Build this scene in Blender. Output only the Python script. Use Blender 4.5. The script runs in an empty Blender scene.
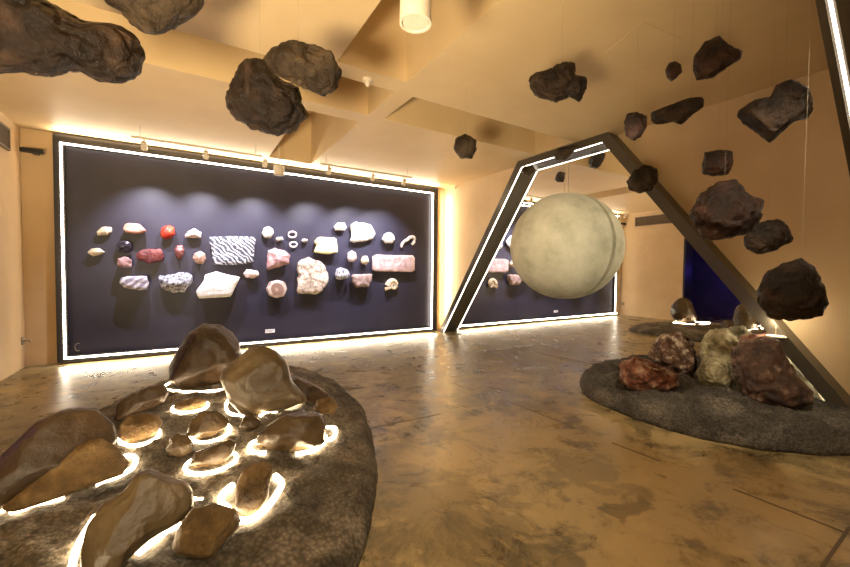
import bpy, bmesh, math, random
from mathutils import Vector, noise, Matrix

SC = bpy.context.scene
COL = SC.collection
PI = math.pi

# ------------------------------------------------------------------ camera
F = Vector((0.5229138, 0.85182535, -0.03089887))
R = Vector((0.85234072, -0.52291449, 0.00870266))
U = Vector((0.00874432, 0.03088711, 0.99948463))
CAM = Vector((-5.5838, -8.1580, 1.5))
FPX = 385.976
cd = bpy.data.cameras.new('camera')
cam = bpy.data.objects.new('camera', cd)
COL.objects.link(cam)
m = Matrix.Identity(4)
for i in range(3):
    m[i][0] = R[i]; m[i][1] = U[i]; m[i][2] = -F[i]; m[i][3] = CAM[i]
cam.matrix_world = m
cd.sensor_width = 36
cd.lens = FPX / 850 * 36
cd.clip_start = 0.05
SC.camera = cam

# ------------------------------------------------------------------ world, exposure, area lights
W = bpy.data.worlds.new('world'); SC.world = W; W.use_nodes = True
W.node_tree.nodes['Background'].inputs[0].default_value = (1.0, .72, .42, 1)
W.node_tree.nodes['Background'].inputs[1].default_value = 0.05
SC.view_settings.view_transform = 'Standard'
SC.view_settings.look = 'None'
SC.view_settings.gamma = 1
SC.view_settings.use_curve_mapping = False
SC.view_settings.exposure = 0.48

def light(kind, name, loc, energy, color, target=None, size=.3, sizey=None, spot=60, blend=.6):
    l = bpy.data.lights.new(name, kind)
    l.energy = energy; l.color = color
    if kind == 'AREA':
        l.shape = 'RECTANGLE'; l.size = size; l.size_y = sizey or size
    elif kind == 'SPOT':
        l.spot_size = math.radians(spot); l.spot_blend = blend; l.shadow_soft_size = size
    else:
        l.shadow_soft_size = size
    o = bpy.data.objects.new(name, l); COL.objects.link(o); o.location = loc
    if target is not None:
        d = Vector(target) - Vector(loc)
        o.rotation_euler = d.to_track_quat('-Z', 'Y').to_euler()
    return o

WARM = (1.0, .75, .45)
# unseen fill lights, added to brighten the hall, moon, rocks and ceiling
light('AREA', 'hall_fill', (-5.2, -10.6, 3.3), 34, WARM, (-4.2, -6.5, 0.6), 3.2, 1.2)  # broad fill added behind the camera, no fixture there
light('SPOT', 'moon_fill', (-4.9, -8.4, 2.6), 760, (1, .91, .72), (-.5, -3.75, 2.0), .08, None, 24, .5)  # added frontal fill for the moon model, hangs in mid-air out of view
light('SPOT', 'pile_fill', (-3.4, -7.9, 3.4), 230, (1, .84, .6), (-.8, -6.2, .2), .08, None, 42, .9)  # added from above to brighten the right rock pile
light('SPOT', 'ceiling_fill', (-7.2, -8.4, 0.5), 1500, (1, .78, .48), (-5.5, -4.9, 3.6), .4, None, 92, 1)  # added upward fill that lifts the left and centre ceiling
light('SPOT', 'island_fill', (-5.0, -8.9, 3.4), 130, (1, .86, .64), (-4.7, -5.0, 0), .08, None, 62, .9)  # added fill from behind the camera to lighten the gravel island
# light strips hidden behind the edges of the display panel
COVE = (1.0, .82, .58)
for loc, tgt, ln, e in (((-3.8, -.14, 3.50), (-3.8, -.20, 3.60), 7.0, 42), ((-3.8, -.14, .09), (-3.8, -.22, 0), 7.0, 30)):
    light('AREA', 'cove_strip', loc, e, COVE, tgt, ln, .03)
for x, dx, e in ((-.20, .1, 26),):
    o = light('AREA', 'cove_strip', (x, -.13, 1.8), e, COVE, (x+dx, -.16, 1.8), .04, 3.3)

# ------------------------------------------------------------------ helpers
def ray(u, v):
    return F + R * ((u - 425) / FPX) - U * ((v - 283.5) / FPX)
def on(u, v, ax, val):
    d = ray(u, v); t = (val - CAM[ax]) / d[ax]
    return CAM + d * t
def at(u, v, depth):
    return CAM + ray(u, v) * depth

WPOS = {}
def put(o, origin, parent):
    if parent is not None:
        o.parent = parent
        o.location = Vector(origin) - WPOS[parent]
    else:
        o.location = origin
    WPOS[o] = Vector(origin)

def obj(name, bm, mat, parent=None, origin=None, smooth=False):
    bmesh.ops.recalc_face_normals(bm, faces=bm.faces)
    if origin is None:
        if parent is not None:
            origin = WPOS[parent].copy()
        else:
            xs = [v.co.x for v in bm.verts]; ys = [v.co.y for v in bm.verts]; zs = [v.co.z for v in bm.verts]
            origin = Vector(((min(xs)+max(xs))/2, (min(ys)+max(ys))/2, min(zs)))
    origin = Vector(origin)
    for v in bm.verts:
        v.co -= origin
    me = bpy.data.meshes.new(name)
    bm.to_mesh(me); bm.free()
    if smooth:
        for p in me.polygons: p.use_smooth = True
    o = bpy.data.objects.new(name, me); COL.objects.link(o)
    if isinstance(mat, (list, tuple)):
        for k in mat: me.materials.append(k)
    else:
        me.materials.append(mat)
    put(o, origin, parent)
    return o

def tag(o, label, cat, group=None):
    o['label'] = label; o['category'] = cat
    if group: o['group'] = group
    return o
def thing(name, label, cat, loc, group=None):
    o = bpy.data.objects.new(name, None); COL.objects.link(o)
    o.empty_display_size = .1
    put(o, Vector(loc), None)
    return tag(o, label, cat, group)
def struct(name, bm, mat, smooth=False):
    o = obj(name, bm, mat, None, (0, 0, 0), smooth)
    o['kind'] = 'structure'
    return o

def add_box(bm, a, b):
    x0, y0, z0 = a; x1, y1, z1 = b
    vs = [bm.verts.new(p) for p in ((x0,y0,z0),(x1,y0,z0),(x1,y1,z0),(x0,y1,z0),(x0,y0,z1),(x1,y0,z1),(x1,y1,z1),(x0,y1,z1))]
    for f in ((0,3,2,1),(4,5,6,7),(0,1,5,4),(1,2,6,5),(2,3,7,6),(3,0,4,7)):
        bm.faces.new([vs[i] for i in f])
def bx(a, b, bevel=0):
    bm = bmesh.new(); add_box(bm, a, b)
    if bevel:
        bmesh.ops.bevel(bm, geom=bm.edges[:], offset=bevel, segments=2, affect='EDGES', profile=.5)
    return bm
def prism(poly, vec, bm=None):
    """polygon of 3D points extruded by vec"""
    bm = bm or bmesh.new(); vec = Vector(vec)
    a = [bm.verts.new(p) for p in poly]; b = [bm.verts.new(Vector(p) + vec) for p in poly]
    n = len(poly)
    bm.faces.new(a); bm.faces.new(b[::-1])
    for i in range(n):
        bm.faces.new([a[i], a[(i+1) % n], b[(i+1) % n], b[i]])
    return bm
def tube(pts, rad, seg=8, closed=False, bm=None):
    bm = bm or bmesh.new()
    pts = [Vector(p) for p in pts]; n = len(pts); rings = []
    for i, p in enumerate(pts):
        a = pts[(i-1) % n] if (closed or i > 0) else p
        b = pts[(i+1) % n] if (closed or i < n-1) else p
        d = (b - a).normalized()
        s = d.cross(Vector((0, 0, 1)))
        if s.length < .05: s = d.cross(Vector((1, 0, 0)))
        s.normalize(); t = d.cross(s)
        r = rad[i] if isinstance(rad, (list, tuple)) else rad
        rings.append([bm.verts.new(p + (s*math.cos(2*PI*k/seg) + t*math.sin(2*PI*k/seg)) * r) for k in range(seg)])
    m = n if closed else n-1
    for i in range(m):
        A, B = rings[i], rings[(i+1) % n]
        for k in range(seg):
            bm.faces.new([A[k], A[(k+1) % seg], B[(k+1) % seg], B[k]])
    if not closed:
        bm.faces.new(rings[0][::-1]); bm.faces.new(rings[-1])
    return bm
def lathe(center, axis, prof, seg=24, bm=None):
    """prof = (radius, distance along axis)"""
    bm = bm or bmesh.new()
    ax = Vector(axis).normalized(); s = ax.cross(Vector((0, 0, 1)))
    if s.length < .05: s = Vector((1, 0, 0))
    s.normalize(); t = ax.cross(s); c = Vector(center); rings = []
    for r, h in prof:
        rings.append([bm.verts.new(c + ax*h + (s*math.cos(2*PI*k/seg) + t*math.sin(2*PI*k/seg)) * max(r, 1e-4)) for k in range(seg)])
    for A, B in zip(rings, rings[1:]):
        for k in range(seg):
            bm.faces.new([A[k], A[(k+1) % seg], B[(k+1) % seg], B[k]])
    bm.faces.new(rings[0][::-1]); bm.faces.new(rings[-1])
    return bm
def smooth_path(pts, per=6, closed=False):
    pts = [Vector(p) for p in pts]; n = len(pts); out = []
    for i in range(n if closed else n-1):
        g = lambda k: pts[k % n] if closed else pts[max(0, min(n-1, k))]
        p0, p1, p2, p3 = g(i-1), g(i), g(i+1), g(i+2)
        for j in range(per):
            t = j / per
            out.append(.5*((2*p1) + (p2-p0)*t + (2*p0-5*p1+4*p2-p3)*t*t + (3*p1-p0-3*p2+p3)*t**3))
    if not closed: out.append(pts[-1])
    return out

# ------------------------------------------------------------------ materials
def newmat(name):
    mt = bpy.data.materials.new(name); mt.use_nodes = True
    nt = mt.node_tree
    return mt, nt, nt.nodes['Principled BSDF']
def N(nt, t, **k):
    n = nt.nodes.new(t)
    for a, b in k.items(): setattr(n, a, b)
    return n
def simple(name, col, rough=.5, metal=0, bump=0, bscale=40):
    mt, nt, b = newmat(name)
    b.inputs['Base Color'].default_value = (*col, 1); b.inputs['Roughness'].default_value = rough
    b.inputs['Metallic'].default_value = metal
    tc = N(nt, 'ShaderNodeTexCoord'); n = N(nt, 'ShaderNodeTexNoise'); n.inputs['Scale'].default_value = bscale
    nt.links.new(tc.outputs['Object'], n.inputs['Vector'])
    mx = N(nt, 'ShaderNodeMixRGB'); mx.blend_type = 'MULTIPLY'; mx.inputs[0].default_value = .25
    mx.inputs[1].default_value = (*col, 1)
    nt.links.new(n.outputs['Fac'], mx.inputs[2]); nt.links.new(mx.outputs[0], b.inputs['Base Color'])
    if bump:
        bp = N(nt, 'ShaderNodeBump'); bp.inputs['Strength'].default_value = bump; bp.inputs['Distance'].default_value = .01
        nt.links.new(n.outputs['Fac'], bp.inputs['Height']); nt.links.new(bp.outputs[0], b.inputs['Normal'])
    return mt
def emit(name, col, s):
    mt, nt, b = newmat(name)
    b.inputs['Base Color'].default_value = (*col, 1)
    b.inputs['Emission Color'].default_value = (*col, 1); b.inputs['Emission Strength'].default_value = s
    return mt
def rockmat(name, cols, scale=4, rough=.5, bump=.4, bscale=14, kind='noise', distort=0, spec=.5, metal=0, detail=8, pos=(.3, .5, .7), rot=None):
    """cols = three colours mixed by a noise / wave / voronoi pattern"""
    mt, nt, b = newmat(name)
    tc = N(nt, 'ShaderNodeTexCoord')
    if kind == 'wave':
        t = N(nt, 'ShaderNodeTexWave'); t.inputs['Distortion'].default_value = distort or 8
        t.inputs['Detail'].default_value = 4; t.inputs['Detail Scale'].default_value = 1.6; out = t.outputs['Fac']
    elif kind == 'voronoi':
        t = N(nt, 'ShaderNodeTexVoronoi'); out = t.outputs['Distance']
    elif kind == 'rings':
        t = N(nt, 'ShaderNodeTexWave'); t.wave_type = 'RINGS'; t.rings_direction = 'SPHERICAL'
        t.inputs['Distortion'].default_value = distort or 1; out = t.outputs['Fac']
    else:
        t = N(nt, 'ShaderNodeTexNoise'); t.inputs['Detail'].default_value = detail; t.inputs['Roughness'].default_value = .62
        t.inputs['Distortion'].default_value = distort; out = t.outputs['Fac']
    t.inputs['Scale'].default_value = scale
    if rot:
        mp = N(nt, 'ShaderNodeMapping'); mp.inputs['Rotation'].default_value = rot
        nt.links.new(tc.outputs['Object'], mp.inputs['Vector']); nt.links.new(mp.outputs[0], t.inputs['Vector'])
    else:
        nt.links.new(tc.outputs['Object'], t.inputs['Vector'])
    cr = N(nt, 'ShaderNodeValToRGB')
    e = cr.color_ramp.elements
    e[0].position = pos[0]; e[0].color = (*cols[0], 1); e[1].position = pos[2]; e[1].color = (*cols[2], 1)
    k = e.new(pos[1]); k.color = (*cols[1], 1)
    nt.links.new(out, cr.inputs[0]); nt.links.new(cr.outputs[0], b.inputs['Base Color'])
    b.inputs['Roughness'].default_value = rough; b.inputs['Specular IOR Level'].default_value = spec
    b.inputs['Metallic'].default_value = metal
    n2 = N(nt, 'ShaderNodeTexNoise'); n2.inputs['Scale'].default_value = bscale; n2.inputs['Detail'].default_value = 8
    n2.inputs['Roughness'].default_value = .65
    nt.links.new(tc.outputs['Object'], n2.inputs['Vector'])
    bp = N(nt, 'ShaderNodeBump'); bp.inputs['Strength'].default_value = bump; bp.inputs['Distance'].default_value = .05
    nt.links.new(n2.outputs['Fac'], bp.inputs['Height']); nt.links.new(bp.outputs[0], b.inputs['Normal'])
    return mt

M_plaster = rockmat('warm_plaster', [(.56,.41,.23), (.61,.455,.265), (.66,.50,.30)], 1.3, .62, .05, 6)
M_ceiling = rockmat('ceiling_plaster', [(.62,.46,.25), (.66,.50,.28), (.70,.54,.31)], 1.1, .5, .04, 5)
M_frame = simple('dark_frame_metal', (.05, .047, .047), .35, .6)
M_portal = simple('grey_portal_metal', (.095, .082, .062), .32, .2)
M_panel = rockmat('panel_paint', [(.022,.020,.036), (.027,.025,.042), (.032,.030,.048)], 2, .42, .03, 30)
M_white = simple('white_enamel', (.80, .72, .60), .35)
M_black = simple('black_metal', (.012, .012, .013), .4)
M_led = emit('led_white', (1, .87, .70), 12)
M_led_portal = emit('led_portal', (1, .88, .72), 8)
M_led_ring = emit('led_warm', (1, .76, .47), 25)
M_wire = simple('steel_wire', (.34, .29, .22), .75, 0)

# ------------------------------------------------------------------ the room
XW, ZC, YF = -7.71, 3.60, -12.6
# floor: polished concrete with stains
def floor_material():
    mt, nt, b = newmat('polished_concrete')
    tc = N(nt, 'ShaderNodeTexCoord'); L = nt.links.new
    def noise_(scale, detail=8, dist=0, rough=.6):
        n = N(nt, 'ShaderNodeTexNoise'); n.inputs['Scale'].default_value = scale; n.inputs['Detail'].default_value = detail
        n.inputs['Distortion'].default_value = dist; n.inputs['Roughness'].default_value = rough
        L(tc.outputs['Object'], n.inputs['Vector']); return n
    def ramp(src, stops):
        r = N(nt, 'ShaderNodeValToRGB'); e = r.color_ramp.elements
        e[0].position, e[0].color = stops[0][0], (*stops[0][1], 1); e[1].position, e[1].color = stops[-1][0], (*stops[-1][1], 1)
        for p, c in stops[1:-1]:
            q = e.new(p); q.color = (*c, 1)
        L(src, r.inputs[0]); return r
    a = noise_(.7, 12, .9, .66)
    base = ramp(a.outputs['Fac'], [(.32, (.155,.128,.066)), (.48, (.23,.19,.098)), (.60, (.32,.26,.13)), (.75, (.42,.345,.18))])
    bn = noise_(3.0, 15, .7, .78)
    mot = ramp(bn.outputs['Fac'], [(.38, (.38,.34,.28)), (.47, (.80,.77,.72)), (.54, (1.1,1.05,.98)), (.64, (1.7,1.6,1.4))])
    mx = N(nt, 'ShaderNodeMixRGB'); mx.blend_type = 'MULTIPLY'; mx.inputs[0].default_value = 1
    L(base.outputs[0], mx.inputs[1]); L(mot.outputs[0], mx.inputs[2])
    c_fine = noise_(4.5, 12, .4, .62)
    # pale ochre wear in the near right part of the floor
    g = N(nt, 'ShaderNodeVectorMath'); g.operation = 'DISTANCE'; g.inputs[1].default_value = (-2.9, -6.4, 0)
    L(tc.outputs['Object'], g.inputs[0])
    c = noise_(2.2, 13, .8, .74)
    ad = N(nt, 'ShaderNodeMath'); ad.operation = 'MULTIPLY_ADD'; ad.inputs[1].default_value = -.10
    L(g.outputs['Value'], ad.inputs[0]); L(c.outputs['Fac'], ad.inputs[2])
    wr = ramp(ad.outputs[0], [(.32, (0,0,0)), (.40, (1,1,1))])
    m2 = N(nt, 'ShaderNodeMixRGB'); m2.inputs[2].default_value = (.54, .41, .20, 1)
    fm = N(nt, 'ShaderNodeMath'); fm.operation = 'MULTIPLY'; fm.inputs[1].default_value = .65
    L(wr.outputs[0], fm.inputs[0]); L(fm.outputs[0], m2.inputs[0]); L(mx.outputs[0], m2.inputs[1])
    # dark olive stains
    s = noise_(1.3, 14, .3, .68)
    st = ramp(s.outputs['Fac'], [(.585, (0,0,0)), (.62, (1,1,1))])
    m3 = N(nt, 'ShaderNodeMixRGB'); m3.inputs[2].default_value = (.095, .07, .034, 1)
    fs = N(nt, 'ShaderNodeMath'); fs.operation = 'MULTIPLY'; fs.inputs[1].default_value = .75
    L(st.outputs[0], fs.inputs[0]); L(fs.outputs[0], m3.inputs[0]); L(m2.outputs[0], m3.inputs[1])
    prev = m3
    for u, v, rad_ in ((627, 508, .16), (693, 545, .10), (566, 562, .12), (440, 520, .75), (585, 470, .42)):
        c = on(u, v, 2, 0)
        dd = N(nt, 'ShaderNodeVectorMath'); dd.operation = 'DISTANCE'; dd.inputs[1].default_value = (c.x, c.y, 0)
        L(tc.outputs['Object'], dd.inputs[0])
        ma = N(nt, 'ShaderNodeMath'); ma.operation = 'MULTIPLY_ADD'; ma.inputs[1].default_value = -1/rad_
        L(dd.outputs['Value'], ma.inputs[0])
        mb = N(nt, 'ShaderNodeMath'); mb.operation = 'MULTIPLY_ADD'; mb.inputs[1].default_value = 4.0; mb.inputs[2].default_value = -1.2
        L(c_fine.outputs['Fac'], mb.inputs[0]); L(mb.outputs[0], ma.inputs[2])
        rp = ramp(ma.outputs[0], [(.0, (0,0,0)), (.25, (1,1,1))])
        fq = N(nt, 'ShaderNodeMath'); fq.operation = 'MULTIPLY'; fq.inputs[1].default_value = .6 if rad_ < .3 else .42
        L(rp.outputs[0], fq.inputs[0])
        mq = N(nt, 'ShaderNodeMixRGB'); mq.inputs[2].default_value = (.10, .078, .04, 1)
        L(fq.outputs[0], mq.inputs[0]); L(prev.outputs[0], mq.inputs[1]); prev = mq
    L(prev.outputs[0], b.inputs['Base Color'])
    rr = N(nt, 'ShaderNodeMapRange'); rr.inputs['From Min'].default_value = .3; rr.inputs['From Max'].default_value = .7
    rr.inputs['To Min'].default_value = .20; rr.inputs['To Max'].default_value = .42
    L(bn.outputs['Fac'], rr.inputs['Value']); L(rr.outputs[0], b.inputs['Roughness'])
    b.inputs['Specular IOR Level'].default_value = .45
    bp = N(nt, 'ShaderNodeBump'); bp.inputs['Strength'].default_value = .018; bp.inputs['Distance'].default_value = .02
    L(bn.outputs['Fac'], bp.inputs['Height']); L(bp.outputs[0], b.inputs['Normal'])
    return mt
M_floor = floor_material()
struct('floor', bx((-10.4, YF-.2, -.15), (.2, .2, 0)), M_floor)
# saw cut joints in the concrete
M_joint = simple('joint_filler', (.13, .095, .05), .6)
def joint(u0, v0, u1, v1, w=.008):
    a, b_ = on(u0, v0, 2, 0), on(u1, v1, 2, 0); d = (b_-a).normalized(); s = Vector((-d.y, d.x, 0))*w
    return prism([a-s+Vector((0,0,-.01)), a+s+Vector((0,0,-.01)), b_+s+Vector((0,0,-.01)), b_-s+Vector((0,0,-.01))], (0, 0, .0125))
for q in ((505, 400, 575, 428), (612, 443, 660, 461), (733, 489, 846, 533), (342, 434, 440, 414), (475, 336, 588, 366), (822, 567, 850, 527)):
    o = obj('floor_joint', joint(*q), M_joint, None); o['kind'] = 'structure'; o.name = 'trim_1'

bm = bmesh.new()
add_box(bm, (-8.1, 0, 0), (.2, .2, 4.8)); struct('wall_back', bm, M_plaster)
struct('wall_right', bx((0, YF, 0), (.2, 0, 4.8)), M_plaster)
struct('wall_front', bx((-8.1, YF-.2, 0), (.2, YF, 4.8)), M_plaster)
bm = bmesh.new()     # left wall with the doorway to the blue-lit room
DY0, DY1, DZ = -4.5, -2.05, 2.62
add_box(bm, (XW-.2, YF, 0), (XW, DY0, 4.8)); add_box(bm, (XW-.2, DY1, 0), (XW, 0, 4.8)); add_box(bm, (XW-.2, DY0, DZ), (XW, DY1, 4.8))
struct('wall_left', bm, M_plaster)
bm = bmesh.new()     # black lining of the doorway
add_box(bm, (XW-.5, DY1-.05, 0), (XW+.01, DY1, DZ)); add_box(bm, (XW-.5, DY0, 0), (XW+.01, DY0+.05, DZ)); add_box(bm, (XW-.5, DY0+.05, DZ-.06), (XW+.01, DY1-.05, DZ))
struct('door_1', bm, M_black)
M_blue = rockmat('midnight_paint', [(.05,.05,.16), (.07,.06,.22), (.10,.08,.3)], 1.5, .6, .05, 8)
bm = bmesh.new()
add_box(bm, (-10.3, DY0-1, 0), (-10.2, DY1+1, 3.2)); add_box(bm, (-10.2, DY0-1, 0), (XW-.5, DY0-.9, 3.2))
add_box(bm, (-10.2, DY1+.9, 0), (XW-.5, DY1+1, 3.2)); add_box(bm, (-10.2, DY0-1, 3.1), (XW-.2, DY1+1, 3.2))
struct('wall_side_room', bm, M_blue)
light('POINT', 'side_room_lamp', (-9.3, -3.2, 1.6), 7, (.10, .06, 1.0), None, .1)

# ceiling: a grid of beams with deep coffers
def ceiling():
    xs = [XW-.2, -7.3, -4.29, -3.50, -3.26, -.30, .2]
    ys = [YF-.2, -7.4, -4.33, -4.06, -3.25, -2.97, -.45, .2]
    open_ = {(1, 3): 'A', (2, 3): 'A', (4, 3): 'C', (2, 1): 'B', (2, 5): 'D'}
    bm = bmesh.new()
    def quad(*p): bm.faces.new([bm.verts.new(q) for q in p])
    T = 4.55
    nx, ny = len(xs)-1, len(ys)-1
    for i in range(nx):
        for j in range(ny):
            x0, x1, y0, y1 = xs[i], xs[i+1], ys[j], ys[j+1]
            k = open_.get((i, j))
            z = T if k else ZC
            quad((x0,y0,z), (x1,y0,z), (x1,y1,z), (x0,y1,z))
            if not k: continue
            for di, dj, a, b in ((-1,0,(x0,y0),(x0,y1)), (1,0,(x1,y0),(x1,y1)), (0,-1,(x0,y0),(x1,y0)), (0,1,(x0,y1),(x1,y1))):
                if open_.get((i+di, j+dj)) is None:
                    quad((*a,ZC), (*b,ZC), (*b,T), (*a,T))
    # closed top so no light enters
    add_box(bm, (XW-.3, YF-.3, T+.05), (.3, .3, T+.2))
    bmesh.ops.remove_doubles(bm, verts=bm.verts[:], dist=1e-4)
    return bm
struct('ceiling', ceiling(), M_ceiling)

q = [on(u, v, 2, ZC-.001) for u, v in ((606,52), (643,21), (682,39), (645,71))]
o = obj('trim_2', prism(q, (0, 0, -.004)), M_ceiling); o['kind'] = 'structure'
# air vent high on the left wall
t = thing('air_vent', 'long grey slatted air vent high on the left wall near the corner', 'vent', (XW, -1.1, 3.13))
M_vent = simple('vent_grey', (.16, .12, .075), .5)
bm = bmesh.new()
for a, b_ in (((XW, -1.72, 3.13), (XW+.03, -1.69, 3.44)), ((XW, -.51, 3.13), (XW+.03, -.48, 3.44)), ((XW, -1.69, 3.13), (XW+.03, -.51, 3.16)), ((XW, -1.69, 3.41), (XW+.03, -.51, 3.44))):
    add_box(bm, a, b_)
obj('frame', bm, M_vent, t)
bm = bmesh.new()
for k in range(9):
    z = 3.165 + k*.0275
    prism([(XW, -1.69, z), (XW, -.51, z), (XW+.025, -.51, z+.017), (XW+.025, -1.69, z+.017)], (0, 0, .004), bm)
obj('slats', bm, M_vent, t)

# ------------------------------------------------------------------ mirror and its portal frame
YB, YT1, YT2, YE, ZT = -.30, -2.86, -4.53, -7.22, 3.48
inner = [(YB, 0), (YT1, ZT), (YT2, ZT), (YE, 0)]
w_ = .12
outer = [(YB+.15, 0), (YT1+.085, ZC), (YT2-.085, ZC), (YE-.15, 0)]
M_mirror = simple('mirror_glass', (.97, .96, .93), 0.0, 1)
mm = M_mirror.node_tree
for l in list(mm.links):
    if l.to_socket.name == 'Base Color': mm.links.remove(l)
mm.nodes['Principled BSDF'].inputs['Base Color'].default_value = (.93, .92, .89, 1)
mirror = obj('wall_mirror', prism([(-.006, y, z) for y, z in inner], (.006, 0, 0)), M_mirror, None)
tag(mirror, 'large trapezoid mirror filling the lit portal on the right wall', 'mirror')
t = thing('mirror_portal', 'tall dark metal portal frame with sloping sides around the wall mirror, lit inside', 'portal frame', (-.12, -3.75, 0))
XF = -.245
def bar(i, j, name):
    a, b_, c, d = inner[i], inner[j], outer[j], outer[i]
    o = obj(name, prism([(XF, *a), (XF, *b_), (XF, *c), (XF, *d)], (-XF, 0, 0)), M_portal, t)
    # LED strip near the front edge of the inner face
    A, B = Vector((0, *a)), Vector((0, *b_)); d_ = (B-A).normalized()
    cen = Vector((0, -3.7, 1.5)); nrm = Vector((0, -d_.z, d_.y))
    if nrm.dot(cen-A) < 0: nrm = -nrm
    A = A + d_*.02 ; B = B - d_*.02
    e = nrm*.004
    s = obj('led_strip', prism([A+Vector((XF+.022,0,0)), B+Vector((XF+.022,0,0)), B+Vector((XF+.022,0,0))+e, A+Vector((XF+.022,0,0))+e], (.018, 0, 0)), M_led_portal, o)
    s['label'] = 'glowing white light strip'
bar(0, 1, 'leg'); bar(1, 2, 'lintel'); bar(2, 3, 'leg')

# second, nearer portal leg leaning into the room
t = thing('leaning_portal_post', 'brown metal leaning post with a bright light strip at the upper right edge', 'portal frame', (-.28, -7.62, 0))
p0, p1 = Vector((-.28, -7.62, 0)), Vector((-1.60, -7.265, 3.6))
d = (p1-p0).normalized(); view = ((p0+p1)/2-CAM).normalized(); sd = d.cross(view).normalized(); fw = sd.cross(d).normalized()
if fw.dot(view) < 0: fw = -fw
def leanbar(s0, s1, f0, f1):
    poly = []
    for s, f in ((s0, f0), (s1, f0), (s1, f1), (s0, f1)):
        q = p0 + sd*s + fw*f; poly.append(q - d*(q.z/d.z))
    bm = bmesh.new(); top = []
    for q in poly: top.append(q + d*(3.6/d.z))
    a = [bm.verts.new(q) for q in poly]; b2 = [bm.verts.new(q) for q in top]
    bm.faces.new(a); bm.faces.new(b2[::-1])
    for i in range(4): bm.faces.new([a[i], a[(i+1) % 4], b2[(i+1) % 4], b2[i]])
    return bm
bm = leanbar(.058, .105, 0, .16)
obj('side_rail', bm, M_portal, t); obj('side_rail', leanbar(-.09, .010, 0, .16), M_portal, t)
obj('back_channel', leanbar(.010, .058, .06, .16), M_portal, t)
s = obj('led_strip', leanbar(.024, .044, .03, .06), M_led_portal, t); s['label'] = 'glowing white light strip'

# small steel floor feet at the foot of the portal
for u in (459, 469):
    c = on(u, 334, 2, 0)
    tag(obj('floor_stud', lathe(c, (0,0,1), [(.035, 0), (.035, .012), (.025, .02)], 16), M_portal),
        ('small round metal floor stud nearest the portal foot' if u == 459 else 'small round metal floor stud farther right of the portal foot'), 'floor stud', 'studs set in the floor by the portal')

# ------------------------------------------------------------------ display panel
PX0, PX1, PZ0, PZ1, PY = -7.33, -.28, .03, 3.57, -.10
panel = thing('display_panel', 'huge dark navy wall panel with light strip border carrying the mineral collection', 'display panel', ((PX0+PX1)/2, PY, PZ0))
obj('backboard', bx((PX0+.02, -.05, PZ0+.02), (PX1-.02, 0, PZ1-.02)), M_panel, panel)
for nm, a, b_ in (('frame_rail', (PX0, PY, PZ1-.16), (PX1, 0, PZ1)), ('frame_rail', (PX0, PY, PZ0), (PX1, 0, PZ0+.10)),
                  ('frame_stile', (PX0, PY, PZ0+.10), (PX0+.13, 0, PZ1-.16)), ('frame_stile', (PX1-.13, PY, PZ0+.10), (PX1, 0, PZ1-.16))):
    obj(nm, bx(a, b_), M_frame, panel)
LX0, LX1, LZ0, LZ1, lw = -7.235, -.44, .0937, 3.425, .0125
for nm, a, b_ in (('led_strip', (LX0-lw, PY-.022, LZ1-lw), (LX1+lw, PY, LZ1+lw)), ('led_strip', (LX0-lw, PY-.022, LZ0-lw), (LX1+lw, PY, LZ0+lw)),
                  ('led_strip', (LX0-lw, PY-.022, LZ0+lw), (LX0+lw, PY, LZ1-lw)), ('led_strip', (LX1-lw, PY-.022, LZ0+lw), (LX1+lw, PY, LZ1-lw))):
    s = obj(nm, bx(a, b_), M_led, panel); s['label'] = 'glowing white light strip'
PF = -.05       # face of the backboard
c = on(270, 331, 1, PF)
s = obj('caption_plate', bx((c.x-.09, PF-.012, c.z-.035), (c.x+.09, PF, c.z+.035), .003), simple('caption_white', (.85,.85,.88), .4), panel)
bm = bmesh.new()
for k, wd in enumerate((.07, .055)):
    add_box(bm, (c.x-.07, PF-.0135, c.z+.010-k*.025), (c.x-.07+wd*2*.9, PF-.0118, c.z+.016-k*.025))
obj('caption_text', bm, simple('caption_ink', (.08,.08,.1), .5), s)
c = on(78, 347, 1, PF)
arc = [(c.x+math.cos(a)*.035, PF-.006, c.z+math.sin(a)*.06) for a in [math.radians(q) for q in range(60, 301, 20)]]
obj('hook', tube(arc, .006, 6), M_wire, panel)

# ---- minerals
def star_outline(poly, n=72):
    """radial function of a polygon about its centroid; poly in 2D"""
    A = cx = cy = 0
    for i in range(len(poly)):
        x0, y0 = poly[i]; x1, y1 = poly[(i+1) % len(poly)]
        k = x0*y1-x1*y0; A += k; cx += (x0+x1)*k; cy += (y0+y1)*k
    cx /= 3*A; cy /= 3*A
    rad = []
    for i in range(n):
        a = 2*PI*i/n; dx, dy = math.cos(a), math.sin(a); best = 1e-3
        for j in range(len(poly)):
            x0, y0 = poly[j][0]-cx, poly[j][1]-cy; x1, y1 = poly[(j+1) % len(poly)][0]-cx, poly[(j+1) % len(poly)][1]-cy
            ex, ey = x1-x0, y1-y0; den = dx*ey-dy*ex
            if abs(den) < 1e-12: continue
            t = (x0*ey-y0*ex)/den; s = (x0*dy-y0*dx)/den
            if t > 0 and -1e-6 <= s <= 1+1e-6: best = max(best, t)
        rad.append(best)
    return cx, cy, rad
def radial(rad, a):
    n = len(rad); f = (a/(2*PI)) % 1*n; i = int(f) % n; t = f-int(f)
    return rad[i]*(1-t)+rad[(i+1) % n]*t

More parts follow.
